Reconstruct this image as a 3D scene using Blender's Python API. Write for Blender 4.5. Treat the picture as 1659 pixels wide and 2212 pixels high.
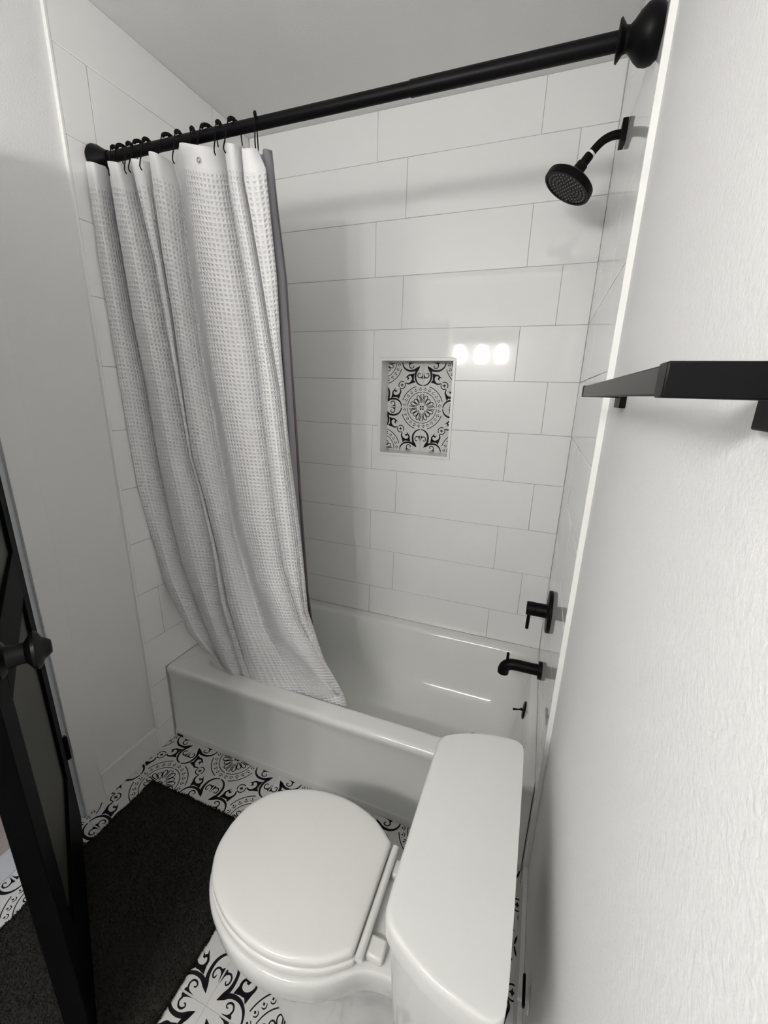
import bpy, bmesh, math, random
from mathutils import Vector, Matrix
random.seed(7)
for o in list(bpy.data.objects): bpy.data.objects.remove(o)
S = bpy.context.scene
COL = S.collection
# ------------------------------------------------------------------ camera
PX_F, PX_W, PX_H = 891.7, 1659.0, 2212.0
CAM = Vector((-0.1125, -1.8104, 1.4756))
CROT = (1.2874, -0.0272, 0.3624)
cd = bpy.data.cameras.new('camera'); cam = bpy.data.objects.new('camera', cd); COL.objects.link(cam)
cam.location = CAM; cam.rotation_euler = CROT
cd.sensor_fit = 'VERTICAL'; cd.sensor_height = 24.0; cd.lens = PX_F/PX_H*24.0; cd.clip_start = 0.01
S.camera = cam
from mathutils import Euler
CM = Euler(CROT, 'XYZ').to_matrix()
def at(px, py, axis, val):
    "point of the photograph's pixel ray on the plane axis = val"
    v = CM @ Vector(((px-PX_W/2)/PX_F, -(py-PX_H/2)/PX_F, -1.0))
    return CAM + v*((val-CAM[axis])/v[axis])
# ------------------------------------------------------------------ world + exposure
w = bpy.data.worlds.new('world'); S.world = w; w.use_nodes = True
w.node_tree.nodes['Background'].inputs[0].default_value = (0.5, 0.55, 0.62, 1)
w.node_tree.nodes['Background'].inputs[1].default_value = 0.02
S.view_settings.view_transform = 'Standard'; S.view_settings.look = 'None'
S.view_settings.gamma = 1; S.view_settings.use_curve_mapping = False
S.view_settings.exposure = 0.0
LAMP_STRENGTH = 134.0
HALL_STRENGTH = 16.0
# ------------------------------------------------------------------ helpers
def mat(name, col, rough=0.5, metal=0.0, var=0.0, vscale=20.0, bump=0.0, bscale=200.0, bdist=0.001, spec=0.5, coat=0.0, detail=3.0, emit=0.0, ecol=None, alpha=1.0, rvar=0.0):
    m = bpy.data.materials.new(name); m.use_nodes = True
    nt = m.node_tree; b = nt.nodes['Principled BSDF']; N = nt.nodes.new; L = nt.links.new
    b.inputs['Base Color'].default_value = (*col, 1); b.inputs['Roughness'].default_value = rough
    b.inputs['Metallic'].default_value = metal; b.inputs['Specular IOR Level'].default_value = spec
    b.inputs['Coat Weight'].default_value = coat; b.inputs['Coat Roughness'].default_value = 0.05
    b.inputs['Alpha'].default_value = alpha
    tc = N('ShaderNodeTexCoord')
    if var > 0:
        n = N('ShaderNodeTexNoise'); n.inputs['Scale'].default_value = vscale; n.inputs['Detail'].default_value = 4
        L(tc.outputs['Object'], n.inputs['Vector'])
        r = N('ShaderNodeMix'); r.data_type = 'RGBA'
        r.inputs['A'].default_value = (*[c*(1-var) for c in col], 1); r.inputs['B'].default_value = (*[min(1, c*(1+var)) for c in col], 1)
        L(n.outputs['Fac'], r.inputs['Factor']); L(r.outputs['Result'], b.inputs['Base Color'])
    if rvar > 0:
        n = N('ShaderNodeTexNoise'); n.inputs['Scale'].default_value = 6; L(tc.outputs['Object'], n.inputs['Vector'])
        mr = N('ShaderNodeMapRange'); mr.inputs['To Min'].default_value = max(0, rough-rvar); mr.inputs['To Max'].default_value = rough+rvar
        L(n.outputs['Fac'], mr.inputs['Value']); L(mr.outputs['Result'], b.inputs['Roughness'])
    if bump > 0:
        n = N('ShaderNodeTexNoise'); n.inputs['Scale'].default_value = bscale; n.inputs['Detail'].default_value = detail
        L(tc.outputs['Object'], n.inputs['Vector'])
        bp = N('ShaderNodeBump'); bp.inputs['Strength'].default_value = bump; bp.inputs['Distance'].default_value = bdist
        L(n.outputs['Fac'], bp.inputs['Height']); L(bp.outputs['Normal'], b.inputs['Normal'])
    if emit > 0:
        b.inputs['Emission Color'].default_value = (*(ecol or col), 1); b.inputs['Emission Strength'].default_value = emit
    return m
M = {}
M['paint'] = mat('wall_paint', (0.777, 0.777, 0.775), 0.55, spec=0.3, var=0.02, vscale=3, bump=0.42, bscale=210, bdist=0.002, detail=2)
M['ceil'] = mat('ceiling_paint', (0.80, 0.80, 0.79), 0.75, var=0.02, vscale=4, bump=0.25, bscale=160, bdist=0.002)
M['trim'] = mat('trim_paint', (0.78, 0.78, 0.772), 0.38, var=0.015, vscale=6)
M['edge'] = mat('tile_edge_trim', (0.86, 0.86, 0.84), 0.35)
M['tile'] = mat('glazed_wall_tile', (0.885, 0.885, 0.875), 0.05, var=0.012, vscale=3, bump=0.02, bscale=7, bdist=0.004, detail=1, spec=0.5, rvar=0.015)
M['grout'] = mat('grout', (0.48, 0.475, 0.46), 0.85, var=0.08, vscale=40)
M['fgrout'] = mat('floor_grout', (0.56, 0.55, 0.53), 0.9, var=0.1, vscale=40)
M['ftile'] = mat('cement_floor_tile', (0.66, 0.655, 0.64), 0.42, var=0.05, vscale=18)
M['ink'] = mat('tile_pattern_ink', (0.005, 0.005, 0.008), 0.5, var=0.2, vscale=60, spec=0.2)
M['tub'] = mat('tub_enamel', (0.81, 0.82, 0.795), 0.10, var=0.015, vscale=4, bump=0.01, bscale=9, bdist=0.003, rvar=0.05)
M['china'] = mat('toilet_china', (0.66, 0.66, 0.645), 0.09, var=0.01, vscale=5, rvar=0.03)
M['seat'] = mat('toilet_seat_plastic', (0.72, 0.715, 0.695), 0.22, var=0.01, vscale=5)
M['black'] = mat('matte_black_metal', (0.003, 0.003, 0.0033), 0.42, var=0.2, vscale=30, spec=0.10)
M['bar'] = mat('satin_black_metal', (0.004, 0.004, 0.0043), 0.36, var=0.15, vscale=30, spec=0.2)
M['rubber'] = mat('nozzle_rubber', (0.10, 0.105, 0.105), 0.6, var=0.1, vscale=50)
M['ptfe'] = mat('thread_tape', (0.85, 0.85, 0.85), 0.5, var=0.03, vscale=60)
M['doorblk'] = mat('door_black_paint', (0.0025, 0.0025, 0.003), 0.5, var=0.1, vscale=8, spec=0.02)
M['doorpan'] = mat('door_panel_paint', (0.030, 0.030, 0.024), 0.4, var=0.1, vscale=8, spec=0.12)
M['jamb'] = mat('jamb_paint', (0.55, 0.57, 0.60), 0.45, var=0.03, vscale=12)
M['mat'] = mat('bath_mat_backing', (0.012, 0.0115, 0.009), 0.95, var=0.3, vscale=80)
M['pile'] = mat('bath_mat_pile', (0.013, 0.0125, 0.010), 0.9, var=0.35, vscale=120, spec=0.2)
M['carpet'] = mat('hall_carpet', (0.42, 0.36, 0.33), 0.95, var=0.12, vscale=160, bump=0.8, bscale=400, bdist=0.006)
M['liner'] = mat('shower_liner_vinyl', (0.30, 0.285, 0.31), 0.35, var=0.05, vscale=10, alpha=0.90)
M['hem'] = mat('liner_hem_plum', (0.11, 0.085, 0.095), 0.5, var=0.1, vscale=20)
M['chrome'] = mat('chrome', (0.6, 0.6, 0.6), 0.12, metal=1.0, var=0.02, vscale=20)
M['bulb'] = mat('glowing_glass_shade', (0.9, 0.9, 0.88), 0.4, emit=LAMP_STRENGTH, ecol=(1.0, 0.975, 0.94), var=0.01)
M['hallday'] = mat('hall_daylight_glow', (0.9, 0.9, 0.9), 0.4, emit=HALL_STRENGTH, ecol=(0.72, 0.83, 1.0), var=0.01)  # cool glow of the added lamp that replaces daylight from the hall
M['scuff'] = mat('dark_caulk_chip', (0.03, 0.03, 0.028), 0.8, var=0.2, vscale=100)

def finish(o, smooth=True, angle=32):
    me = o.data
    if smooth:
        me.polygons.foreach_set('use_smooth', [True]*len(me.polygons))
        me.set_sharp_from_angle(angle=math.radians(angle))
    me.update(); return o
def adopt(o, p):
    if p is not None:
        o.parent = p
        if p.type == 'EMPTY': o.matrix_parent_inverse = Matrix.Translation(-p.location)
    return o
def obj(name, me, m, parent=None, smooth=True, angle=32):
    for x in (m if isinstance(m, (list, tuple)) else [m]): me.materials.append(x)
    o = bpy.data.objects.new(name, me); COL.objects.link(o)
    finish(o, smooth, angle)
    return adopt(o, parent)
def mesh(name, verts, faces):
    me = bpy.data.meshes.new(name); me.from_pydata([tuple(v) for v in verts], [], faces)
    bm = bmesh.new(); bm.from_mesh(me); bmesh.ops.recalc_face_normals(bm, faces=bm.faces); bm.to_mesh(me); bm.free()
    return me
def from_bm(name, bm, recalc=True):
    if recalc: bmesh.ops.recalc_face_normals(bm, faces=bm.faces)
    me = bpy.data.meshes.new(name); bm.to_mesh(me); bm.free(); return me
def thing(name, loc, label, cat, group=None):
    o = bpy.data.objects.new(name, None); COL.objects.link(o); o.location = loc; o.empty_display_size = 0.05
    tag(o, label, cat, group); return o
def tag(o, label, cat, group=None):
    o['label'] = label; o['category'] = cat
    if group: o['group'] = group
    return o
def struct(o, label=None):
    o['kind'] = 'structure'
    if label: o['label'] = label
    return o
def flat_mesh(me):
    for p in me.polygons:
        if max(abs(c) for c in p.normal) > .9995: p.use_smooth = False
def flats(o):
    flat_mesh(o.data); return o
def add_box(bm, x0, x1, y0, y1, z0, z1, bev=0.0, seg=2):
    r = bmesh.ops.create_cube(bm, size=1.0)
    vs = r['verts']
    for v in vs: v.co = Vector((x0+(v.co.x+.5)*(x1-x0), y0+(v.co.y+.5)*(y1-y0), z0+(v.co.z+.5)*(z1-z0)))
    if bev > 0:
        es = list({e for v in vs for e in v.link_edges})
        bmesh.ops.bevel(bm, geom=es, offset=bev, segments=seg, profile=0.5, affect='EDGES')
def box(name, x0, x1, y0, y1, z0, z1, m, parent=None, bev=0.0, seg=2):
    bm = bmesh.new(); add_box(bm, x0, x1, y0, y1, z0, z1, bev, seg)
    return flats(obj(name, from_bm(name, bm), m, parent, smooth=bev > 0))
def boxes(name, lst, m, parent=None, bev=0.0):
    bm = bmesh.new()
    for b in lst: add_box(bm, *b, bev)
    return flats(obj(name, from_bm(name, bm), m, parent, smooth=bev > 0))
def add_loft(bm, rings, cap0=True, cap1=True):
    n = len(rings[0]); vs = [[bm.verts.new(p) for p in r] for r in rings]
    for a, b in zip(vs[:-1], vs[1:]):
        for i in range(n): bm.faces.new((a[i], a[(i+1) % n], b[(i+1) % n], b[i]))
    if cap0: bm.faces.new(list(reversed(vs[0])))
    if cap1: bm.faces.new(vs[-1])
def add_tube(bm, pts, rad, n=12, caps=True):
    pts = [Vector(p) for p in pts]
    if not isinstance(rad, (list, tuple)): rad = [rad]*len(pts)
    rings = []; up = None
    for i, p in enumerate(pts):
        a = pts[max(0, i-1)]; b = pts[min(len(pts)-1, i+1)]
        t = (b-a).normalized()
        if up is None:
            up = Vector((0, 0, 1)) if abs(t.z) < 0.9 else Vector((0, 1, 0))
        s = t.cross(up).normalized(); up = s.cross(t).normalized()
        rings.append([p+(s*math.cos(k*2*math.pi/n)+up*math.sin(k*2*math.pi/n))*rad[i] for k in range(n)])
    add_loft(bm, rings, caps, caps)
def tube(name, pts, rad, m, parent=None, n=12):
    bm = bmesh.new(); add_tube(bm, pts, rad, n); return obj(name, from_bm(name, bm), m, parent)
def add_lathe(bm, origin, axis, prof, n=32):
    "prof: list of (distance along axis, radius)"
    axis = Vector(axis).normalized(); o = Vector(origin)
    up = Vector((0, 0, 1)) if abs(axis.z) < 0.9 else Vector((0, 1, 0))
    s = axis.cross(up).normalized(); u = s.cross(axis).normalized()
    rings = [[o+axis*d+(s*math.cos(k*2*math.pi/n)+u*math.sin(k*2*math.pi/n))*max(r, 1e-4) for k in range(n)] for d, r in prof]
    add_loft(bm, rings)
def lathe(name, origin, axis, prof, m, parent=None, n=32):
    bm = bmesh.new(); add_lathe(bm, origin, axis, prof, n); return obj(name, from_bm(name, bm), m, parent)
def smooth_path(pts, k=6):
    pts = [Vector(p) for p in pts]; out = []
    for i in range(len(pts)-1):
        p0 = pts[max(0, i-1)]; p1 = pts[i]; p2 = pts[i+1]; p3 = pts[min(len(pts)-1, i+2)]
        for j in range(k):
            t = j/k
            out.append(0.5*((2*p1)+(p2-p0)*t+(2*p0-5*p1+4*p2-p3)*t*t+(3*p1-p0-3*p2+p3)*t**3))
    out.append(pts[-1]); return out

# ------------------------------------------------------------------ room dimensions
XL, XLP = -1.455, -1.467      # tile face / painted face of the left wall
XR, XRP = 0.0, 0.012          # tile face / painted face of the right wall
YF = -2.63                    # wall behind the camera
ZC = 2.512                    # ceiling
YTL, YTR = -0.8225, -0.80     # where the tile ends on left / right wall
ZT, YT = 0.352, -0.7465       # tub rim height, apron face
DY0, DY1, DZ = -1.132, -1.862, 2.03   # doorway
NX0, NX1, NZ0, NZ1 = -0.823, -0.4815, 1.194, 1.6185   # niche outer trim
T = 0.0015                    # how proud the tiles stand of the grout
# ------------------------------------------------------------------ structure: walls, ceiling, floor
def hole_slab(name, x0, x1, z0, z1, hx0, hx1, hz0, hz1, y0, y1, m, parent=None):
    return boxes(name, [(x0, hx0, y0, y1, z0, z1), (hx1, x1, y0, y1, z0, z1), (hx0, hx1, y0, y1, z0, hz0), (hx0, hx1, y0, y1, hz1, z1)], m, parent)
wall_back = struct(hole_slab('wall_back', XLP-.11, XRP+.11, -.012, ZC, NX0+.006, NX1-.006, NZ0+.006, NZ1-.006, T, .15, M['grout']))
wall_left = struct(boxes('wall_left', [(XLP-.11, XLP, DY0, T, -.012, ZC), (XLP-.11, XLP, YF-.11, DY1, -.012, ZC), (XLP-.11, XLP, DY1, DY0, DZ, ZC)], M['paint']))
wall_right = struct(box('wall_right', XRP, XRP+.11, YF-.11, T, -.012, ZC, M['paint']))
wall_front = struct(box('wall_front', XLP, XRP, YF-.11, YF, -.012, ZC, M['paint']))
ceiling = struct(box('ceiling', -3.1, XRP+.11, YF-.11, .15, ZC, ZC+.08, M['ceil']))
floor = struct(box('floor', XLP-.11, XRP, YF, T, -.05, -.0012, M['fgrout']))
# grout beds that carry the wall tiles
box('grout_bed', XLP, XL-T, YTL, T, 0, ZC, M['grout'], wall_left)
box('grout_bed', XR+T, XRP, YTR, T, 0, ZC, M['grout'], wall_right)
# bright edge trims closing the tile fields
struct(box('trim_1', XR-.0005, XRP, YTR-.007, YTR, 0, ZC, M['edge'], None, .0008))
struct(box('trim_2', XLP, XL+.0005, YTL-.007, YTL, 0, ZC, M['edge'], None, .0008))
struct(box('baseboard_left', XLP, XLP+.013, DY0+.066, YTL-.007, 0, .112, M['trim'], None, .003))
struct(box('baseboard_right', XRP-.0125, XRP, YF+.013, YTR-.007, 0, .112, M['trim'], None, .002))
struct(box('baseboard_front', XLP+.013, XRP-.013, YF, YF+.013, 0, .112, M['trim'], None, .003))
# hall beyond the doorway
struct(box('hall_floor', -3.1, XLP-.11, YF-.11, .15, -.06, -.004, M['carpet']), 'beige carpet beyond the doorway')
struct(boxes('hall_wall', [(-3.2, -3.1, YF-.11, .15, -.012, ZC), (-3.1, XLP-.11, YF-.21, YF-.11, -.012, ZC), (-3.1, XLP-.11, .15, .25, -.012, ZC)], M['paint']), 'plain hall walls beyond the doorway')
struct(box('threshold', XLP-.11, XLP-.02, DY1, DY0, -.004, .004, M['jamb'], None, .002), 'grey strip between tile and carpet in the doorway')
# door casing and lining
struct(boxes('door_casing', [(XLP, XLP+.014, DY0-.004, DY0+.066, 0, DZ+.06), (XLP, XLP+.014, DY1-.066, DY1+.004, 0, DZ+.06), (XLP, XLP+.014, DY1+.004, DY0-.004, DZ-.004, DZ+.06)], M['trim'], None, .002), 'flat white casing around the doorway')
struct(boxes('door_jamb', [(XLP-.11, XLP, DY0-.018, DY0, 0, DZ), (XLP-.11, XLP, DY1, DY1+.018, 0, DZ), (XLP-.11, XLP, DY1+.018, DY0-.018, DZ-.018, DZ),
        (XLP-.062, XLP-.04, DY0-.03, DY0-.018, 0, DZ-.018)], M['jamb'], None, .001), 'grey lining of the doorway')

# ------------------------------------------------------------------ wall tiles
ZJ, PZ, QX, G = 0.508, 0.2043, 0.612, 0.002
levels = [ZJ+PZ*k for k in range(-3, 10)]
def tile_mesh(poly_cells):
    "poly_cells: list of (u0,u1,v0,v1) cells of one tile in its own plane; returns mesh with local z = outward"
    bm = bmesh.new(); vd = {}
    def V(u, v):
        k = (round(u, 5), round(v, 5))
        if k not in vd: vd[k] = bm.verts.new((u, v, 0))
        return vd[k]
    us = sorted({round(c, 5) for a in poly_cells for c in a[:2]}); vs = sorted({round(c, 5) for a in poly_cells for c in a[2:]})
    fs = []
    for u0, u1 in zip(us[:-1], us[1:]):
        for v0, v1 in zip(vs[:-1], vs[1:]):
            cu, cv = (u0+u1)/2, (v0+v1)/2
            if any(a[0] < cu < a[1] and a[2] < cv < a[3] for a in poly_cells):
                fs.append(bm.faces.new((V(u0, v0), V(u1, v0), V(u1, v1), V(u0, v1))))
    r = bmesh.ops.dissolve_limit(bm, angle_limit=.01, verts=bm.verts, edges=bm.edges)
    ext = bmesh.ops.extrude_face_region(bm, geom=list(bm.faces))
    top = [g for g in ext['geom'] if isinstance(g, bmesh.types.BMVert)]
    for v in top: v.co.z += T
    tf = [f for f in bm.faces if all(abs(v.co.z-T) < 1e-6 for v in f.verts)]
    es = [e for f in tf for e in f.edges if len([x for x in e.link_faces if x in tf]) == 1]
    bmesh.ops.bevel(bm, geom=es, offset=.0012, segments=2, profile=.5, affect='EDGES')
    return from_bm('wall_tile', bm)
TILE_CACHE = {}
def wall_tile(parent, frame, u0, u1, v0, v1, holes=()):
    "frame(u, v) -> (origin, rotation matrix)"
    cells = [(u0, u1, v0, v1)]
    for hu0, hu1, hv0, hv1 in holes:
        nc = []
        for a in cells:
            x0, x1, y0, y1 = max(a[0], hu0), min(a[1], hu1), max(a[2], hv0), min(a[3], hv1)
            if x0 >= x1 or y0 >= y1: nc.append(a); continue
            for b in ((a[0], x0, a[2], a[3]), (x1, a[1], a[2], a[3]), (x0, x1, a[2], y0), (x0, x1, y1, a[3])):
                if b[1]-b[0] > .004 and b[3]-b[2] > .004: nc.append(b)
        cells = nc
    if not cells: return
    cu, cv = (u0+u1)/2, (v0+v1)/2
    loc = tuple((round(a-cu, 4), round(b-cu, 4), round(c-cv, 4), round(d-cv, 4)) for a, b, c, d in cells)
    if loc not in TILE_CACHE:
        me = tile_mesh(loc); me.materials.append(M['tile'])
        me.polygons.foreach_set('use_smooth', [True]*len(me.polygons)); flat_mesh(me)
        TILE_CACHE[loc] = me
    o = bpy.data.objects.new('wall_tile', TILE_CACHE[loc]); COL.objects.link(o)
    org, rot = frame(cu, cv)
    tilt = Euler((random.uniform(-1, 1)*.0010, random.uniform(-1, 1)*.0022, 0)).to_matrix()
    o.matrix_world = Matrix.Translation(org) @ (rot @ tilt).to_4x4()
    o.parent = parent
RB = Matrix(((1, 0, 0), (0, 0, -1), (0, 1, 0)))              # local z -> -Y, local x -> +X, local y -> +Z
RLw = Matrix(((0, 0, 1), (1, 0, 0), (0, 1, 0)))              # left wall: x -> Y, y -> Z, z -> +X
RRw = Matrix(((0, 0, -1), (-1, 0, 0), (0, 1, 0)))            # right wall: x -> -Y, y -> Z, z -> -X
fB = lambda u, v: (Vector((u, T, v)), RB)
fL = lambda u, v: (Vector((XL-T, u, v)), RLw)
fR = lambda u, v: (Vector((XR+T, -u, v)), RRw)
def rows(zmin):
    zs = [z for z in levels if z > zmin+.02]
    edges = [zmin]+zs+[ZC]
    for a, b in zip(edges[:-1], edges[1:]):
        k = round((b-ZJ)/PZ) if b < ZC-.001 else 10
        yield a, b, (k % 2 == 0)       # even rows: top row (ceiling) is even
def cols(u0, u1, joint):
    js = sorted([joint+QX*k for k in range(-4, 5)])
    e = [u0]+[j for j in js if u0+.012 < j < u1-.012]+[u1]
    return list(zip(e[:-1], e[1:]))
g = G/2
for a, b, ev in rows(ZT+.002):
    for c, d in cols(XL, XR, -.2411 if ev else -.1141):
        wall_tile(wall_back, fB, c+g, d-g, a+g, b-g, [(NX0-.0012, NX1+.0012, NZ0-.0012, NZ1+.0012)])
tubhole = (YT-.002, .1, -1, ZT+.003)
for a, b, ev in rows(0.0):
    for c, d in cols(YTL, -.0005, -.223 if ev else -.731):
        wall_tile(wall_left, fL, c+g, d-g, a+g, b-g, [tubhole])
tubholeR = (-.1, -YT+.002, -1, ZT+.003)
for a, b, ev in rows(0.0):
    for c, d in cols(.0005, -YTR, .33 if ev else .55):
        wall_tile(wall_right, fR, c+g, d-g, a+g, b-g, [tubholeR])

# ------------------------------------------------------------------ patterned cement tile (printed ornament as thin inlay on the tile)
def ornament():
    "list of polygons in tile units; medallions at (0,0),(1,1), quatrefoils at (1,0),(0,1)"
    P = []
    def stroke(pts, w, k=3):
        ws = w if isinstance(w, (list, tuple)) else [w]*len(pts)
        q = smooth_path([Vector((p[0], p[1], x)) for p, x in zip(pts, ws)], k)
        Lf, Rt = [], []
        for i, p in enumerate(q):
            a = q[max(0, i-1)]; b = q[min(len(q)-1, i+1)]
            t = Vector((b.x-a.x, b.y-a.y)).normalized(); nrm = Vector((-t.y, t.x))*p.z/2
            Lf.append((p.x+nrm.x, p.y+nrm.y)); Rt.append((p.x-nrm.x, p.y-nrm.y))
        for i in range(len(q)-1): P.append([Lf[i], Lf[i+1], Rt[i+1], Rt[i]])
    def pol(deg, r): return (r*math.cos(math.radians(deg)), r*math.sin(math.radians(deg)))
    def mir(): # mirror everything made since mark across u = v
        pass
    start = len(P)
    def mirror_from(i0):
        for q in P[i0:]: pass
        P.extend([[(b, a) for a, b in reversed(q)] for q in P[i0:len(P)]])
    # --- medallion quarter at (0,0)
    stroke([pol(d, .497) for d in range(18, 73, 6)], .017, 2)
    stroke([pol(d, .350) for d in range(3, 88, 7)], .015, 2)
    for i in range(6):
        a = 8+14.8*i
        c = pol(a, .432)
        er = Vector(pol(a, 1)); et = Vector((-er.y, er.x))
        arc = []
        for t in (-88, -60, -30, 0, 30, 60, 88):
            v = -er*math.cos(math.radians(t))*.035+et*math.sin(math.radians(t))*.033
            arc.append((c[0]+v.x, c[1]+v.y))
        stroke(arc, [.006, .012, .014, .014, .014, .012, .006], 1)
        c2 = pol(a, .442); s = .020
        P.append([(c2[0]+er.x*s, c2[1]+er.y*s), (c2[0]+et.x*s*.8, c2[1]+et.y*s*.8), (c2[0]-er.x*s, c2[1]-er.y*s), (c2[0]-et.x*s*.8, c2[1]-et.y*s*.8)])
    i0 = len(P)
    def petal(deg, r0, r1, hw, w, half=False):
        er = Vector(pol(deg, 1)); et = Vector((-er.y, er.x))
        prof = [(r0, .004), (r0+(r1-r0)*.35, hw*.62), (r0+(r1-r0)*.68, hw), (r0+(r1-r0)*.9, hw*.78), (r1, .0)]
        pts = [(er.x*r+et.x*d, er.y*r+et.y*d) for r, d in prof]
        stroke(pts, [w*.5, w, w*1.05, w, w*.9], 3)
        if not half: stroke([(er.x*r-et.x*d, er.y*r-et.y*d) for r, d in prof], [w*.5, w, w*1.05, w, w*.9], 3)
    stroke([(.016, .115), (.020, .20), (.036, .262), (.034, .292), (.014, .303)], [.009, .018, .019, .018, .012], 3)
    petal(68, .115, .292, .036, .018)
    petal(45, .085, .262, .038, .018, True)
    mirror_from(i0)
    P.append([(.010, .010), (.010, .050), pol(62, .057), pol(45, .058), pol(28, .057), (.050, .010)])
    # copy the quarter medallion to (1,1)
    P.extend([[(1-a, 1-b) for a, b in q] for q in P[start:len(P)]])
    # --- quatrefoil corner at (1,0): local a along the edge v=0, b into the tile, and the same mirrored
    def Q(a, b): return (1-a, b)
    i0 = len(P)
    for sw in (0, 1):
        def L(a, b): return Q(b, a) if sw else Q(a, b)
        stroke([L(.505, .012), L(.492, .068), L(.452, .13), L(.375, .177), L(.285, .187), L(.21, .172), L(.15, .135), L(.085, .085)], [.020, .027, .034, .042, .046, .052, .050, .006], 4)
        P.append([L(.205, .011), L(.285, .028), L(.330, .055), L(.358, .030), L(.360, .011)])
        stroke([L(.325, .045), L(.338, .085), L(.312, .125), L(.262, .128), L(.232, .100), L(.250, .078), L(.268, .083)], [.026, .022, .022, .022, .018, .016, .008], 3)
    P.extend([[(b, a) for a, b in q] for q in P[i0:len(P)]])
    # --- scroll ornament on the diagonal
    i0 = len(P)
    def fan(center, ring):
        for a, b in zip(ring[:-1], ring[1:]): P.append([center, a, b])
    stroke([(.415, .548), (.345, .530), (.275, .570), (.245, .640), (.268, .705), (.325, .722), (.368, .695), (.366, .655), (.338, .650)], [.022, .034, .044, .050, .046, .036, .030, .032, .030], 4)
    P.append([(.30, .53), (.176, .567), (.225, .615), (.28, .575)])
    P.append([(.225, .66), (.208, .765), (.30, .735), (.27, .69)])
    P.append([(.345, .735), (.438, .655), (.375, .670)])
    P.append([(.355, .660), (.395, .600), (.338, .632)])
    mirror_from(i0)
    stroke([(.5+.080*math.cos(math.radians(t)), .5+.080*math.sin(math.radians(t))) for t in range(-35, 126, 20)], .020, 1)
    stroke([(.5+.080*math.cos(math.radians(t)), .5+.080*math.sin(math.radians(t))) for t in range(145, 306, 20)], .020, 1)
    star = []
    for k in range(8):
        r = .046 if k % 2 == 0 else .020
        star.append((.5+r*math.cos(math.radians(45*k)), .5+r*math.sin(math.radians(45*k))))
    P.append(star)
    return P
ORN = ornament()
def pattern_tile_bm(pitch):
    bm = bmesh.new(); h = (pitch-.0016)/2
    r = bmesh.ops.create_cube(bm, size=1)
    for v in r['verts']: v.co = Vector((v.co.x*2*h, v.co.y*2*h, 0 if v.co.z > 0 else -.0012))
    es = [e for e in bm.edges if all(abs(v.co.z) < 1e-6 for v in e.verts)]
    bmesh.ops.bevel(bm, geom=es, offset=.0006, segments=1, affect='EDGES')
    for f in bm.faces: f.material_index = 0
    for q in ORN:
        vs = [bm.verts.new(((u-.5)*pitch, (v-.5)*pitch, .00012)) for u, v in q]
        try: f = bm.faces.new(vs)
        except ValueError: continue
        f.material_index = 1
        f.normal_update()
        if f.normal.z < 0: f.normal_flip()
    return bm
def pattern_mesh(pitch, clip=None):
    "clip: planes as (co, no) in tile space; the side the normal points to is removed"
    bm = pattern_tile_bm(pitch)
    for co, no in (clip or []):
        bmesh.ops.bisect_plane(bm, geom=list(bm.verts)+list(bm.edges)+list(bm.faces), plane_co=co, plane_no=no, clear_outer=True)
    me = bpy.data.meshes.new('patterned_tile'); bm.to_mesh(me); bm.free()
    me.materials.append(M['ftile']); me.materials.append(M['ink']); return me
FP = 0.203; FX, FY = -1.325, -0.947
full = pattern_mesh(FP)
def lay(parent, pitch, full, u0, v0, umin, umax, vmin, vmax, frame, skip=None):
    i0 = math.floor((umin-u0)/pitch); i1 = math.ceil((umax-u0)/pitch); j0 = math.floor((vmin-v0)/pitch); j1 = math.ceil((vmax-v0)/pitch)
    for i in range(i0, i1):
        for j in range(j0, j1):
            a, b = u0+i*pitch, v0+j*pitch
            if skip and skip(a, a+pitch, b, b+pitch): continue
            rot = 0 if (i+j) % 2 == 0 else 1
            cx, cy = a+pitch/2, b+pitch/2
            R2 = Matrix.Rotation(rot*math.pi/2, 3, 'Z'); Ri = R2.inverted()
            clip = []
            for cond, co, no in ((a < umin, (umin-cx, 0, 0), (-1, 0, 0)), (a+pitch > umax, (umax-cx, 0, 0), (1, 0, 0)), (b < vmin, (0, vmin-cy, 0), (0, -1, 0)), (b+pitch > vmax, (0, vmax-cy, 0), (0, 1, 0))):
                if cond: clip.append((Ri @ Vector(co), Ri @ Vector(no)))
            me = pattern_mesh(pitch, clip) if clip else full
            if len(me.polygons) == 0: continue
            o = bpy.data.objects.new('patterned_tile', me); COL.objects.link(o)
            org, fr = frame(cx, cy)
            o.matrix_world = Matrix.Translation(org) @ (fr @ R2).to_4x4()
            o.parent = parent
lay(floor, FP, full, FX, FY, XLP-.02, XRP, YF, YT, lambda u, v: (Vector((u, v, 0)), Matrix.Identity(3)))

# ------------------------------------------------------------------ niche in the back wall
ND = 0.085
t_ = .011
niche = hole_slab('niche_trim', NX0, NX1, NZ0, NZ1, NX0+t_, NX1-t_, NZ0+t_, NZ1-t_, -.003, .004, M['edge'], wall_back)
ix0, ix1, iz0, iz1 = NX0+t_, NX1-t_, NZ0+t_, NZ1-t_
e_ = .0045
for nm, b_ in (('niche_side', (ix0-e_, ix0, .004, ND+.01, iz0-e_, iz1+e_)), ('niche_side', (ix1, ix1+e_, .004, ND+.01, iz0-e_, iz1+e_)), ('niche_sill', (ix0, ix1, .004, ND+.01, iz0-e_, iz0)), ('niche_head', (ix0, ix1, .004, ND+.01, iz1, iz1+e_))):
    box(nm, *b_, M['tile'], wall_back)
nb = box('niche_back', ix0, ix1, ND+.0012, ND+.01, iz0, iz1, M['fgrout'], wall_back)
NP = 0.1985
lay(wall_back, NP, pattern_mesh(NP), -.643, 1.409, ix0+.0008, ix1-.0008, iz0+.0008, iz1-.0008, lambda u, v: (Vector((u, ND, v)), RB))

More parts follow.
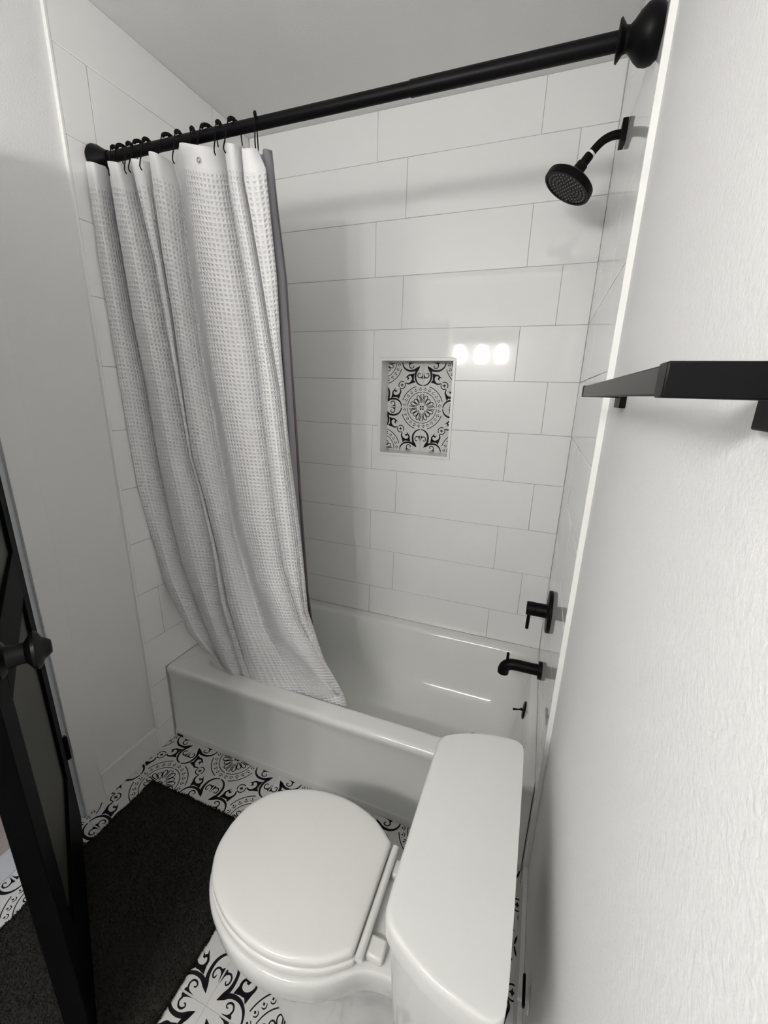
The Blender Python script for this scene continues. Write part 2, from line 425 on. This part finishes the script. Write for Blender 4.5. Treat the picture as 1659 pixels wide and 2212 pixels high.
# ------------------------------------------------------------------ bathtub
def rrect(x0, x1, y0, y1, r, z, n=8):
    r = min(r, (x1-x0)/2-.001, (y1-y0)/2-.001); out = []
    for cx, cy, a0 in ((x1-r, y1-r, 0), (x0+r, y1-r, 90), (x0+r, y0+r, 180), (x1-r, y0+r, 270)):
        for k in range(n+1):
            a = math.radians(a0+90*k/n); out.append((cx+r*math.cos(a), cy+r*math.sin(a), z))
    return out
tub = thing('bathtub', (-.727, -.373, 0), 'white enamel alcove bathtub below the tiled walls', 'bathtub')
X0, X1, Y0, Y1 = XL+.0005, XR-.0005, YT, -.0005
def orr(i, z, r=.004): return rrect(X0+min(i, .0), X1-min(i, .0), Y0+i, Y1, r, z)
rings = [orr(0, .0005), orr(0, .028), orr(.002, .032), orr(.006, .036), orr(.007, .30), orr(.003, .318), orr(0, .328), orr(0, .338), orr(.002, .345), orr(.006, .350), orr(.012, .3525), orr(.02, .353)]
bx0, bx1, by0, by1 = XL+.085, XR-.028, -.668, -.052
def brr(il, ir, f, b, r, z): return rrect(bx0+il, bx1-ir, by0+f, by1-b, r, z)
rings += [brr(-.012, -.006, -.010, -.012, .115, .3525), brr(-.004, -.002, -.003, -.004, .11, .3515), brr(.0, .0, 0, 0, .11, .349), brr(.004, .002, .004, .005, .11, .344), brr(.007, .004, .007, .009, .11, .335),
          brr(.04, .012, .016, .022, .12, .27), brr(.09, .022, .026, .036, .13, .19), brr(.14, .034, .036, .050, .13, .13), brr(.17, .046, .048, .064, .13, .10), brr(.20, .064, .068, .088, .12, .078), brr(.23, .10, .10, .12, .11, .068), brr(.30, .17, .16, .18, .09, .064)]
bm = bmesh.new(); add_loft(bm, rings)
obj('tub_shell', from_bm('tub_shell', bm), M['tub'], tub, angle=50)
lathe('drain', (-.22, -.33, .0645), (0, 0, 1), [(0, .03), (.002, .03), (.004, .026), (.003, .018), (.003, .001)], M['black'], tub, 24)
ov = Vector((-.0385, -.33, .272)); ax = Vector((-1, 0, .10)).normalized()
ovp = lathe('overflow_plate', ov, ax, [(-.004, .034), (.004, .034), (.007, .031), (.0085, .024), (.009, .001)], M['black'], tub, 28)
bm = bmesh.new(); add_tube(bm, [ov+ax*.007, ov+ax*.016, ov+ax*.022+Vector((0, 0, -.004)), ov+ax*.045+Vector((0, 0, -.012))], [.006, .005, .0028, .0045], 10)
obj('trip_lever', from_bm('trip_lever', bm), M['black'], ovp)
# a dark chip in the caulk at the foot of the apron
bm = bmesh.new(); add_box(bm, XL+.012, XL+.045, YT-.0015, YT+.001, .003, .016, .001); obj('caulk_chip', from_bm('caulk_chip', bm), M['scuff'], tub)

# ------------------------------------------------------------------ shower curtain rod
RY, RZ = -.74, 2.115
rod = thing('curtain_rod', (XL, RY, RZ), 'black telescopic shower curtain rod spanning the tub below the ceiling', 'curtain rod')
lathe('inner_tube', (XL+.05, RY, RZ), (1, 0, 0), [(0, .0135), (.94, .0135)], M['black'], rod, 24)
lathe('outer_tube', (-.475, RY, RZ), (1, 0, 0), [(0, .0136), (.001, .0150), (.42, .0150)], M['black'], rod, 24)
bell = [(0, .036), (.006, .0415), (.016, .0435), (.028, .041), (.038, .033), (.046, .0235), (.052, .0185), (.058, .0195), (.063, .026), (.067, .031), (.070, .029), (.071, .015)]
lathe('end_flange', (XR-.0005, RY, RZ), (-1, 0, 0), bell, M['black'], rod, 40)
lathe('end_flange', (XL+.0005, RY, RZ), (1, 0, 0), [(0, .036), (.006, .0385), (.012, .037), (.03, .027), (.048, .0185), (.056, .0165), (.057, .012)], M['black'], rod, 40)

# ------------------------------------------------------------------ shower curtain (fold lines read from the photograph, laid on the hanging cloth)
def poly(pts):
    def f(y):
        if y <= pts[0][1]: a, b = pts[0], pts[1]
        elif y >= pts[-1][1]: a, b = pts[-2], pts[-1]
        else:
            for a, b in zip(pts[:-1], pts[1:]):
                if a[1] <= y <= b[1]: break
        return a[0]+(b[0]-a[0])*(y-a[1])/(b[1]-a[1])
    return f
F0 = [(186, 349), (212, 540), (243, 727), (275, 917), (300, 1056), (354, 1252), (408, 1369), (474, 1435), (520, 1475)]
V1 = [(235, 360), (248, 442), (275, 601), (291, 696), (319, 838), (345, 996), (373, 1125), (398, 1223), (443, 1344), (480, 1437), (530, 1500)]
V2 = [(283, 347), (307, 452), (335, 569), (357, 696), (383, 838), (409, 985), (430, 1059), (458, 1185), (476, 1303), (512, 1425), (545, 1510)]
V3 = [(321, 327), (335, 433), (352, 553), (373, 680), (390, 806), (416, 985), (442, 1075), (472, 1195), (492, 1303), (528, 1425), (560, 1510)]
V4 = [(378, 352), (395, 411), (405, 522), (424, 664), (443, 791), (465, 901), (487, 1024), (509, 1151), (541, 1261), (572, 1356), (636, 1467), (668, 1515)]
R4 = [(391, 308), (402, 360), (412, 430), (424, 540), (441, 664), (460, 791), (481, 901), (502, 1010), (522, 1125), (556, 1255), (612, 1380), (668, 1440), (736, 1516), (752, 1530)]
V5 = [(484, 312), (501, 433), (519, 534), (541, 664), (557, 775), (569, 885), (585, 1008), (598, 1119), (613, 1223), (648, 1340), (690, 1425), (738, 1508)]
V6 = [(522, 318), (528, 390), (538, 442), (560, 569), (585, 727), (604, 838), (620, 980), (634, 1090), (646, 1190), (659, 1320), (694, 1425), (739, 1505)]
R7 = [(553, 314), (574, 363), (585, 474), (598, 601), (607, 759), (620, 917), (626, 1000), (645, 1151), (658, 1246), (667, 1388), (700, 1440), (740, 1503)]
def yb(*a): return a
# column: (line fn, px shift fn, depth offset top, depth offset bottom, y top, y bottom)
def mix(a, b, t): 
    fa, fb = poly(a), poly(b); return lambda y: fa(y)+(fb(y)-fa(y))*t
def sh(a, d): 
    fa = poly(a); return lambda y: fa(y)+d
HEMY = 1500
colsC = [(sh(F0, 26), .035, .02, 352), (sh(F0, 3), -.022, .0, 350), (poly(F0), -.040, -.010, 349), (mix(F0, V1, .30), -.050, -.020, 350), (mix(F0, V1, .7), -.018, -.006, 357), (sh(V1, 7), .030, .012, 363),
    (sh(V1, 2), -.012, .0, 352), (poly(V1), -.028, -.008, 348), (mix(V1, V2, .35), -.040, -.016, 350), (mix(V1, V2, .75), -.010, -.004, 357), (sh(V2, 6), .024, .010, 358),
    (poly(V2), -.020, -.004, 343), (mix(V2, V3, .5), -.022, -.008, 345), (sh(V3, 5), .012, .004, 350),
    (poly(V3), -.024, -.008, 328), (mix(V3, V4, .3), -.030, -.014, 330), (mix(V3, V4, .75), .004, .0, 345), (poly(V4), .030, .006, 352),
    (mix(V4, R4, .75), -.010, -.008, 318), (poly(R4), -.030, -.018, 308), (mix(R4, V5, .35), -.040, -.012, 313), (mix(R4, V5, .75), -.016, .0, 318), (sh(V5, 6), .028, .010, 316),
    (poly(V5), -.018, .004, 309), (mix(V5, V6, .5), -.026, .006, 310), (sh(V6, 6), .024, .014, 316),
    (poly(V6), -.012, .010, 320), (mix(V6, R7, .5), -.014, .012, 320), (poly(R7), .004, .016, 315)]
def curtain_point(c, t):
    fn, o0, o1, y0 = c
    y = y0+(HEMY-y0)*t
    x = fn(y)
    base = -.742+.082*t
    a1 = 1.3*o0*(1-.35*t); b1 = 1.3*o1; k = min(1, max(0, (t-.80)/.20)); k = k*k*(3-2*k); off = a1+(b1-a1)*k
    p = at(x, y, 1, base+off)
    if p.x < XL+.008: p = at(x, y, 0, XL+.008)
    return p
NR = 150; SUBC = 5
grid = []
for r in range(NR+1):
    t = r/NR
    ctrl = [curtain_point(c, t) for c in colsC]
    row = smooth_path(ctrl, SUBC)
    for p in row:
        if p.x < XL+.006: p.x = XL+.006
    grid.append(row)
# the cloth goes on down inside the tub behind the rim
for k in range(1, 9):
    grid.append([Vector((p.x+.004*k, max(p.y, -.655)+.001*k, p.z-.016*k)) for p in grid[NR]])
nc = len(grid[0]); nr = len(grid)
verts = [p for row in grid for p in row]
faces = [(r*nc+c, r*nc+c+1, (r+1)*nc+c+1, (r+1)*nc+c) for r in range(nr-1) for c in range(nc-1)]
me = bpy.data.meshes.new('shower_curtain'); me.from_pydata([tuple(v) for v in verts], [], faces)
uvl = me.uv_layers.new(name='cloth')
U = [0.0]
for c in range(1, nc): U.append(U[-1]+sum((grid[r][c]-grid[r][c-1]).length for r in (10, 40, 70))/3)
Vv = [0.0]
for r in range(1, nr): Vv.append(Vv[-1]+(grid[r][nc//2]-grid[r-1][nc//2]).length)
for poly_ in me.polygons:
    for li in poly_.loop_indices:
        vi = me.loops[li].vertex_index; uvl.data[li].uv = (U[vi % nc], Vv[vi//nc])
def waffle():
    m = bpy.data.materials.new('waffle_weave_cotton'); m.use_nodes = True
    nt = m.node_tree; b = nt.nodes['Principled BSDF']; N = nt.nodes.new; L = nt.links.new
    b.inputs['Base Color'].default_value = (.87, .865, .875, 1); b.inputs['Roughness'].default_value = .85
    b.inputs['Sheen Weight'].default_value = .2; b.inputs['Subsurface Weight'].default_value = 0
    tc = N('ShaderNodeTexCoord'); sx = N('ShaderNodeSeparateXYZ'); L(tc.outputs['UV'], sx.inputs[0])
    def wave(out):
        a = N('ShaderNodeMath'); a.operation = 'MULTIPLY'; a.inputs[1].default_value = 2*math.pi/.026; L(out, a.inputs[0])
        s = N('ShaderNodeMath'); s.operation = 'SINE'; L(a.outputs[0], s.inputs[0])
        q = N('ShaderNodeMath'); q.operation = 'ABSOLUTE'; L(s.outputs[0], q.inputs[0]); return q
    w1, w2 = wave(sx.outputs['X']), wave(sx.outputs['Y'])
    mx = N('ShaderNodeMath'); mx.operation = 'MAXIMUM'; L(w1.outputs[0], mx.inputs[0]); L(w2.outputs[0], mx.inputs[1])
    # plain header band along the top
    st = N('ShaderNodeMapRange'); st.inputs['From Min'].default_value = .05; st.inputs['From Max'].default_value = .065; L(sx.outputs['Y'], st.inputs['Value'])
    ml = N('ShaderNodeMath'); ml.operation = 'MULTIPLY'; L(mx.outputs[0], ml.inputs[0]); L(st.outputs['Result'], ml.inputs[1])
    ns = N('ShaderNodeTexNoise'); ns.inputs['Scale'].default_value = 14; ns.inputs['Detail'].default_value = 5; L(tc.outputs['UV'], ns.inputs['Vector'])
    ad = N('ShaderNodeMath'); ad.operation = 'MULTIPLY_ADD'; ad.inputs[1].default_value = 1.2; L(ns.outputs['Fac'], ad.inputs[0]); L(ml.outputs[0], ad.inputs[2])
    bp = N('ShaderNodeBump'); bp.inputs['Strength'].default_value = .8; bp.inputs['Distance'].default_value = .006
    L(ad.outputs[0], bp.inputs['Height']); L(bp.outputs['Normal'], b.inputs['Normal'])
    return m
M['waffle'] = waffle()
curt = thing('shower_curtain', (-1.15, -.72, 2.0), 'white waffle weave shower curtain drawn to one end of the tub', 'shower curtain')
cl = obj('cloth', me, M['waffle'], curt, angle=180)
so = cl.modifiers.new('thickness', 'SOLIDIFY'); so.thickness = .0014; so.offset = 0
# metal eyelets along the header
for ci in (20,):
    p = curtain_point(colsC[ci], .028)
    bm = bmesh.new()
    ring = [[p+Vector((math.cos(a)*(.0052+.0017*math.cos(b)), -.003+.0017*math.sin(b), math.sin(a)*(.0052+.0017*math.cos(b)))) for b in [k*math.pi/3 for k in range(6)]] for a in [k*math.pi/8 for k in range(16)]]
    vs = [[bm.verts.new(q) for q in r_] for r_ in ring]
    for i in range(16):
        for j in range(6): bm.faces.new((vs[i][j], vs[(i+1) % 16][j], vs[(i+1) % 16][(j+1) % 6], vs[i][(j+1) % 6]))
    obj('eyelet', from_bm('eyelet', bm), M['chrome'], curt)
# vinyl liner behind the curtain, falling into the tub
LR = [(586, 322), (598, 442), (617, 601), (629, 791), (638, 925), (648, 1087), (655, 1180), (664, 1300), (680, 1394), (679, 1452)]
fl = poly(LR)
lg = []
for r in range(61):
    t = r/60; y = 324+(1452-324)*t; base = -.684+.080*t
    pr_ = at(fl(y), y, 1, base)
    row = []
    for k in range(41):
        s = k/40; x = pr_.x-(1-s)*(.30+.0*t)
        yy = base+.012*math.sin(s*38+1.5*t)*(0.6+.4*s)+(.0 if s < .97 else .0)
        row.append(Vector((max(x, XL+.02), yy, pr_.z)))
    lg.append(row)
for k in range(1, 8): lg.append([Vector((p.x, p.y+.004*k, p.z-.022*k)) for p in lg[60]])
verts = [p for row in lg for p in row]; n_ = 41
me = bpy.data.meshes.new('liner'); me.from_pydata([tuple(v) for v in verts], [], [(r*n_+c, r*n_+c+1, (r+1)*n_+c+1, (r+1)*n_+c) for r in range(len(lg)-1) for c in range(n_-1)])
lin = thing('shower_liner', (-1.05, -.69, 2.0), 'thin grey vinyl liner hanging behind the white curtain', 'shower liner')
lo = obj('sheet', me, M['liner'], lin, angle=180)
so = lo.modifiers.new('thickness', 'SOLIDIFY'); so.thickness = .0006; so.offset = 0
bm = bmesh.new()
add_tube(bm, [Vector((r_[-1].x-.004, r_[-1].y-.002, r_[-1].z)) for r_ in lg[::3]], [.0025+.003*min(1, i/12) for i in range(len(lg[::3]))], 6)
obj('side_hem', from_bm('side_hem', bm), M['hem'], lin)

# curtain rings
def ring_mesh():
    pts = [(0, -.035, -.066), (0, -.041, -.060), (0, -.038, -.046), (0, -.029, -.022), (0, -.0225, .002), (0, -.018, .016), (0, -.006, .0235), (0, .006, .0235), (0, .018, .016), (0, .0225, .002), (0, .026, -.022), (0, .033, -.046), (0, .037, -.058), (0, .044, -.060), (0, .046, -.050)]
    bm = bmesh.new(); add_tube(bm, smooth_path(pts, 4), .0016, 8); return from_bm('hook_wire', bm)
def bead_mesh():
    bm = bmesh.new(); add_lathe(bm, (0, 0, 0), (1, 0, 0), [(-.0035, .002), (-.003, .0042), (0, .0050), (.003, .0042), (.0035, .002)], 12); return from_bm('roller_bead', bm)
rm, bmsh = ring_mesh(), bead_mesh()
for me_ in (rm, bmsh):
    me_.materials.append(M['black']); me_.polygons.foreach_set('use_smooth', [True]*len(me_.polygons))
RX = [-1.372, -1.344, -1.312, -1.276, -1.246, -1.169, -1.131, -1.083, -1.034, -.995, -.95, -.883]
RROT = [12, -8, 15, -14, 6, -18, 10, 22, -24, 14, -6, 30]
words = ['against the wall flange', 'second out from the wall flange', 'third out from the wall flange', 'fourth out from the wall flange', 'fifth out from the wall flange', 'sixth out from the wall flange', 'sixth in from the curtain edge', 'fifth in from the curtain edge', 'fourth in from the curtain edge', 'third in from the curtain edge', 'second in from the curtain edge', 'at the free edge of the curtain']
for x, rz, wd in zip(RX, RROT, words):
    r_ = thing('curtain_ring', (x, RY, RZ), 'black double hook curtain ring with rollers, '+wd, 'curtain ring', 'curtain rings on the rod')
    r_.rotation_euler[2] = math.radians(rz)
    for nm, me_, lc in [('hook_wire', rm, (0, 0, 0))]+[('roller_bead', bmsh, (0, .0205*math.sin(a), .0205*math.cos(a))) for a in (-.9, -.45, 0, .45, .9)]:
        c = bpy.data.objects.new(nm, me_); COL.objects.link(c); c.parent = r_; c.location = lc

# ------------------------------------------------------------------ shower head
YV = -.33
sh_ = thing('wall_shower', (XR, YV, 2.155), 'matte black round shower head on a bent arm high on the tiled wall', 'shower head')
box('wall_plate', -.014, -.0005, YV-.024, YV+.024, 2.157-.026, 2.157+.026, M['black'], sh_, .0015)
arm = smooth_path([(-.010, YV, 2.157), (-.032, YV, 2.157), (-.054, YV, 2.149), (-.072, YV, 2.133), (-.090, YV, 2.111)], 6)
tube('arm', arm, .0105, M['black'], sh_, 16)
d_ = Vector((-.62, 0, -.785)).normalized(); p0 = Vector((-.079, YV, 2.125))
lathe('thread_tape', p0-d_*.001, d_, [(0, .0112), (.0055, .0112)], M['ptfe'], sh_, 20)
p1 = p0+d_*.006
lathe('ball_joint', p1, d_, [(0, .0115), (.002, .0125), (.022, .0125), (.024, .0155), (.044, .0165), (.048, .013)], M['black'], sh_, 20)
hd = Vector((-.47, -.10, -.88)).normalized(); hp = p1+d_*.046
hb = lathe('head_body', hp, hd, [(-.012, .012), (0, .019), (.008, .026), (.014, .040), (.020, .060), (.026, .069), (.032, .0705), (.044, .0705), (.046, .0690), (.046, .0640), (.0435, .0630), (.0435, .001)], M['black'], sh_, 48)
s_ = hd.cross(Vector((0, 1, 0))).normalized(); u_ = s_.cross(hd).normalized()
bm = bmesh.new()
for rr, k in ((.0, 1), (.011, 6), (.022, 12), (.033, 18), (.044, 24), (.055, 30)):
    for i in range(k):
        a = 2*math.pi*i/k
        add_lathe(bm, hp+hd*.0430+(s_*math.cos(a)+u_*math.sin(a))*rr, hd, [(0, .0026), (.0022, .0021), (.003, .0012)], 6)
obj('nozzles', from_bm('nozzles', bm), M['rubber'], hb)

# ------------------------------------------------------------------ mixer valve
vv = thing('mixer_valve', (XR, YV, .72), 'black round mixer valve with a short pin lever above the spout', 'valve')
lathe('escutcheon', (-.0005, YV, .72), (-1, 0, 0), [(0, .077), (.009, .077), (.013, .074), (.015, .05), (.015, .001)], M['black'], vv, 48)
hub = lathe('handle', (-.010, YV, .72), (-1, 0, 0), [(0, .027), (.006, .0255), (.040, .0255), (.042, .0245), (.0435, .0255), (.073, .0255), (.075, .024), (.075, .001)], M['black'], vv, 36)
tube('lever_pin', [(-.073, YV, .705), (-.074, YV, .67), (-.0745, YV, .636), (-.0745, YV, .634)], [.0062, .0062, .0062, .004], M['black'], hub, 12)
# ------------------------------------------------------------------ tub spout
sp = thing('tub_spout', (XR, YV, .468), 'black tubular tub spout with a small diverter pin', 'spout')
lathe('wall_flange', (-.0005, YV, .468), (-1, 0, 0), [(0, .034), (.011, .034), (.013, .032), (.013, .02)], M['black'], sp, 36)
path = smooth_path([(-.010, YV, .468), (-.06, YV, .468), (-.105, YV, .467), (-.126, YV, .459), (-.137, YV, .443), (-.139, YV, .422)], 6)
tube('spout_pipe', path, .0215, M['black'], sp, 24)
tube('diverter_pin', [(-.128, YV, .474), (-.128, YV, .500), (-.128, YV, .513), (-.128, YV, .515)], [.0055, .0055, .0055, .0035], M['black'], sp, 12)

# ------------------------------------------------------------------ towel bar
tb = thing('towel_bar', (XRP, -1.21, 1.487), 'square black towel bar mounted on the painted wall', 'towel bar')
for yc in (-.981, -1.531):
    box('wall_plate', XRP-.010, XRP-.0005, yc-.029, yc+.029, 1.486-.026, 1.486+.026, M['black'], tb, .0012)
    box('post', -.0545, XRP-.009, yc-.0095, yc+.0095, 1.486-.0095, 1.486+.0095, M['black'], tb, .0012)
box('rail', -.0535, -.0445, -1.522, -.966, 1.4775, 1.4945, M['bar'], tb, .001)

# ------------------------------------------------------------------ toilet
TY = -1.206
toi = thing('toilet', (-.40, TY, 0), 'white round front toilet with closed lid beside the tub', 'toilet')
def sym(half):   # half outline list (x, dy>=0) from front to back -> closed ring
    return half+[(x, -d) for x, d in reversed(half) if d > 1e-6]
def smooth2(half, k=3):
    q = smooth_path([Vector((x, d, 0)) for x, d in half], k); return [(p.x, max(0, p.y)) for p in q]
lidh = smooth2([(-.729, 0), (-.724, .045), (-.706, .085), (-.668, .125), (-.605, .158), (-.535, .174), (-.465, .173), (-.394, .153), (-.350, .126)], 4)+[(-.336, .115), (-.333, .108), (-.333, 0)]
def ringof(half, cx, ins, z, sx=None):
    wx = .20; wy = .175
    return [(cx+(x-cx)*(1-ins/wx), TY+d*(1-ins/wy), z) for x, d in sym(half)]
bm = bmesh.new(); add_loft(bm, [ringof(lidh, -.50, i, z) for i, z in ((.004, .3955), (.0, .398), (.0, .407), (.0015, .4105), (.005, .4135), (.011, .4146), (.022, .4149), (.07, .4152), (.13, .4153))])
obj('lid', from_bm('lid', bm), M['seat'], toi, angle=55)
bm = bmesh.new(); add_loft(bm, [ringof(lidh, -.50, i, z) for i, z in ((.004, .376), (-.003, .379), (-.0035, .389), (-.001, .3925), (.006, .394))])
obj('seat', from_bm('seat', bm), M['seat'], toi, angle=55)
tube('hinge_bar', smooth_path([(-.322, TY-.113, .399), (-.322, TY, .399), (-.322, TY+.113, .399)], 3), .0085, M['seat'], toi, 14)
for s in (-1, 1): 
    box('hinge_cap', -.316, -.278, TY+s*.077-.019, TY+s*.077+.019, .372, .3925, M['seat'], toi, .006, 3)
bowlh = smooth2([(-.738, 0), (-.731, .055), (-.710, .098), (-.668, .138), (-.605, .172), (-.535, .189), (-.462, .188), (-.402, .172), (-.355, .145), (-.322, .120), (-.29, .109), (-.24, .105), (-.16, .105), (-.10, .104)], 3)+[(-.088, .095), (-.085, 0)]
def bring(z, xmin, xmax, sy, rear=1.0):
    out = []
    for x, d in sym(bowlh):
        t = (x+.738)/(.738-.085); k = sy*(1+(rear-1)*t)
        out.append((xmin+t*(xmax-xmin), TY+d*k, z))
    return out
bm = bmesh.new(); add_loft(bm, [bring(.0005, -.60, -.10, .60, 1.15), bring(.012, -.60, -.10, .60, 1.15), bring(.03, -.585, -.11, .55, 1.1), bring(.10, -.575, -.12, .48, 1.05), bring(.17, -.595, -.12, .50, 1.0), bring(.22, -.645, -.115, .66, .82), bring(.265, -.695, -.105, .86, .85), bring(.30, -.722, -.095, .96, .95), bring(.325, -.733, -.088, .995, 1), bring(.35, -.738, -.085, 1, 1), bring(.364, -.737, -.086, .995, 1), bring(.3705, -.733, -.088, .975, 1), bring(.3725, -.725, -.092, .94, 1)])
obj('bowl', from_bm('bowl', bm), M['china'], toi, angle=50)
tankh = [(-.251, 0), (-.251, .10), (-.250, .165), (-.247, .182), (-.237, .197), (-.208, .215), (-.161, .234), (-.111, .2435), (-.085, .246), (-.070, .240), (-.062, .224), (-.060, .15), (-.060, 0)]
tankh = smooth2(tankh, 3)
def tring(k, ky, z, back=0.0):
    return [(-.060-back+(x+.060)*k, TY+d*ky, z) for x, d in sym(tankh)]
bm = bmesh.new(); add_loft(bm, [tring(.97, .975, .660), tring(1.0, 1.0, .662), tring(1.0, 1.0, .690), tring(.995, .996, .6955), tring(.982, .990, .6990), tring(.965, .982, .7003), tring(.94, .968, .7006), tring(.80, .90, .7008), tring(.4, .5, .7009)])
obj('tank_lid', from_bm('tank_lid', bm), M['china'], toi, angle=55)
bm = bmesh.new(); add_loft(bm, [tring(.80, .84, .3735, .012), tring(.85, .87, .378, .010), tring(.88, .89, .40, .008), tring(.92, .93, .55, .006), tring(.95, .955, .655, .005), tring(.95, .955, .6615, .005)])
obj('tank', from_bm('tank', bm), M['china'], toi, angle=55)

# ------------------------------------------------------------------ stop valve behind the tank
sv = thing('stop_valve', (XRP, -1.17, .235), 'small stop valve with a black lever on the wall behind the toilet tank', 'valve')
lathe('wall_flange', (XRP-.0005, -1.17, .235), (-1, 0, 0), [(0, .022), (.003, .020), (.005, .010)], M['trim'], sv, 24)
tube('valve_body', [(XRP-.004, -1.17, .235), (-.012, -1.17, .235)], .0075, M['trim'], sv, 14)
tube('valve_stem', [(0, -1.17, .236), (0, -1.17, .254)], .0035, M['chrome'], sv, 10)
box('valve_lever', -.004, .002, -1.196, -1.142, .252, .264, M['black'], sv, .002)

# ------------------------------------------------------------------ bath mat
mx0, mx1, my0, my1 = -1.352, -.802, -1.86, -.953
bmat = thing('bath_mat', ((mx0+mx1)/2, (my0+my1)/2, 0), 'dark charcoal plush bath mat on the patterned floor', 'bath mat')
bm = bmesh.new(); add_loft(bm, [rrect(mx0+i, mx1-i, my0+i, my1-i, .012, z, 4) for i, z in ((.002, .0004), (0, .002), (0, .006), (.004, .008))])
obj('backing', from_bm('backing', bm), M['mat'], bmat)
rnd = random.Random(3); vs = []; fs = []
for _ in range(46000):
    x = rnd.uniform(mx0-.002, mx1+.002); y = rnd.uniform(my0, my1+.002)
    if rnd.random() < .12:
        e = rnd.randrange(3)
        if e == 0: y = my1+rnd.uniform(-.006, .003)
        elif e == 1: x = mx0+rnd.uniform(-.003, .006)
        else: x = mx1+rnd.uniform(-.006, .003)
    a = rnd.uniform(0, 2*math.pi); lean = rnd.uniform(0, .006); h = rnd.uniform(.0115, .0155); w_ = rnd.uniform(.0012, .0022)
    dx, dy = math.cos(a), math.sin(a); b2 = rnd.uniform(0, 2*math.pi)
    i = len(vs); vs += [(x-dx*w_, y-dy*w_, .004), (x+dx*w_, y+dy*w_, .004), (x+math.cos(b2)*lean, y+math.sin(b2)*lean, h)]; fs.append((i, i+1, i+2))
me = bpy.data.meshes.new('pile'); me.from_pydata(vs, [], fs)
po = obj('pile', me, M['pile'], bmat, smooth=False); po['kind'] = 'stuff'

# ------------------------------------------------------------------ open door (hinged on the near side of the left wall's casing)
H = Vector((-1.450, -1.156, 0)); E_ = Vector((-.856, -1.517, 0))
du = (E_-H).normalized(); dn = Vector((-du.y, du.x, 0)); DL = (E_-H).length; DT = .035
if dn.y < 0: dn = -dn
Rd = Matrix((du, dn, Vector((0, 0, 1)))).transposed().to_4x4()
door = bpy.data.objects.new('door_1', None); COL.objects.link(door); struct(door, 'black panelled door standing open into the room')
door.matrix_world = Matrix.Translation(H) @ Rd
def dpart(name, bm, m, parent=None, smooth=True, angle=40):
    me = from_bm(name, bm); me.materials.append(m)
    o = bpy.data.objects.new(name, me); COL.objects.link(o); finish(o, smooth, angle); flat_mesh(me); o.parent = parent or door; return o
def dbox(name, x0, x1, y0, y1, z0, z1, m, bev=.002, parent=None):
    bm = bmesh.new(); add_box(bm, x0, x1, y0, y1, z0, z1, bev); return dpart(name, bm, m, parent)
zb, zt = .019, 2.0
SW = .112
dbox('stile', 0, SW, -DT, 0, zb, zt, M['doorblk']); dbox('stile', DL-SW, DL, -DT, 0, zb, zt, M['doorblk'])
dbox('rail', SW, DL-SW, -DT, 0, zb, .30, M['doorblk']); dbox('rail', SW, DL-SW, -DT, 0, zt-.12, zt, M['doorblk']); dbox('rail', SW, DL-SW, -DT, 0, .92, 1.05, M['doorblk'])
dbox('panel', SW-.002, DL-SW+.002, -DT+.009, -.009, .298, .922, M['doorpan'], 0); dbox('panel', SW-.002, DL-SW+.002, -DT+.009, -.009, 1.048, zt-.118, M['doorpan'], 0)
for hz in (.315, 1.78):
    bm = bmesh.new(); add_lathe(bm, (-.006, .004, hz-.045), (0, 0, 1), [(0, .004), (.003, .0075), (.087, .0075), (.090, .004)], 14); add_box(bm, -.003, .001, -.03, .003, hz-.043, hz+.043)
    add_box(bm, -.018, -.004, .002, .006, hz-.043, hz+.043)
    dpart('hinge', bm, M['black'])
kz = 1.03
for sgn in (1, -1):
    o0 = 0 if sgn > 0 else -DT
    bm = bmesh.new(); add_lathe(bm, (DL-.065, o0, kz), (0, sgn, 0), [(-.001, .033), (.004, .033), (.008, .028), (.012, .021), (.024, .0175), (.036, .018), (.042, .026), (.046, .0325), (.051, .0335), (.056, .030), (.060, .020), (.067, .015), (.072, .011), (.073, .001)], 32)
    dpart('knob', bm, M['bar'])

# ------------------------------------------------------------------ vanity lamp, and an added hall lamp for daylight
vl = thing('vanity_light', (-.76, YF, 1.95), 'black three shade vanity light on the wall facing the tub', 'lamp')
box('back_plate', -1.06, -.47, YF, YF+.022, 1.965, 2.045, M['black'], vl, .003)
LY = YF+.09
for x in (-.968, -.755, -.565):
    tube('arm', smooth_path([(x, YF+.02, 2.005), (x, YF+.06, 2.005), (x, LY, 1.995), (x, LY, 1.965)], 4), .007, M['black'], vl, 12)
    lathe('socket_cup', (x, LY, 1.975), (0, 0, -1), [(0, .010), (.003, .026), (.045, .030), (.047, .020)], M['black'], vl, 24)
    lathe('glass_shade', (x, LY, 1.928), (0, 0, -1), [(0, .020), (.004, .028), (.03, .036), (.08, .045), (.11, .046), (.128, .041), (.138, .028), (.141, .001)], M['bulb'], vl, 24)
hl = thing('hall_daylight_lamp', (-2.3, -1.5, ZC), 'added unseen ceiling lamp standing in for hall daylight', 'lamp')  # unseen lamp, added to send cool daylight through the doorway
lathe('canopy', (-2.3, -1.5, ZC-.0005), (0, 0, -1), [(0, .17), (.02, .17), (.022, .15)], M['trim'], hl, 36)
lathe('daylight_bowl', (-2.3, -1.5, ZC-.02), (0, 0, -1), [(0, .15), (.03, .145), (.06, .11), (.075, .05), (.078, .001)], M['hallday'], hl, 36)
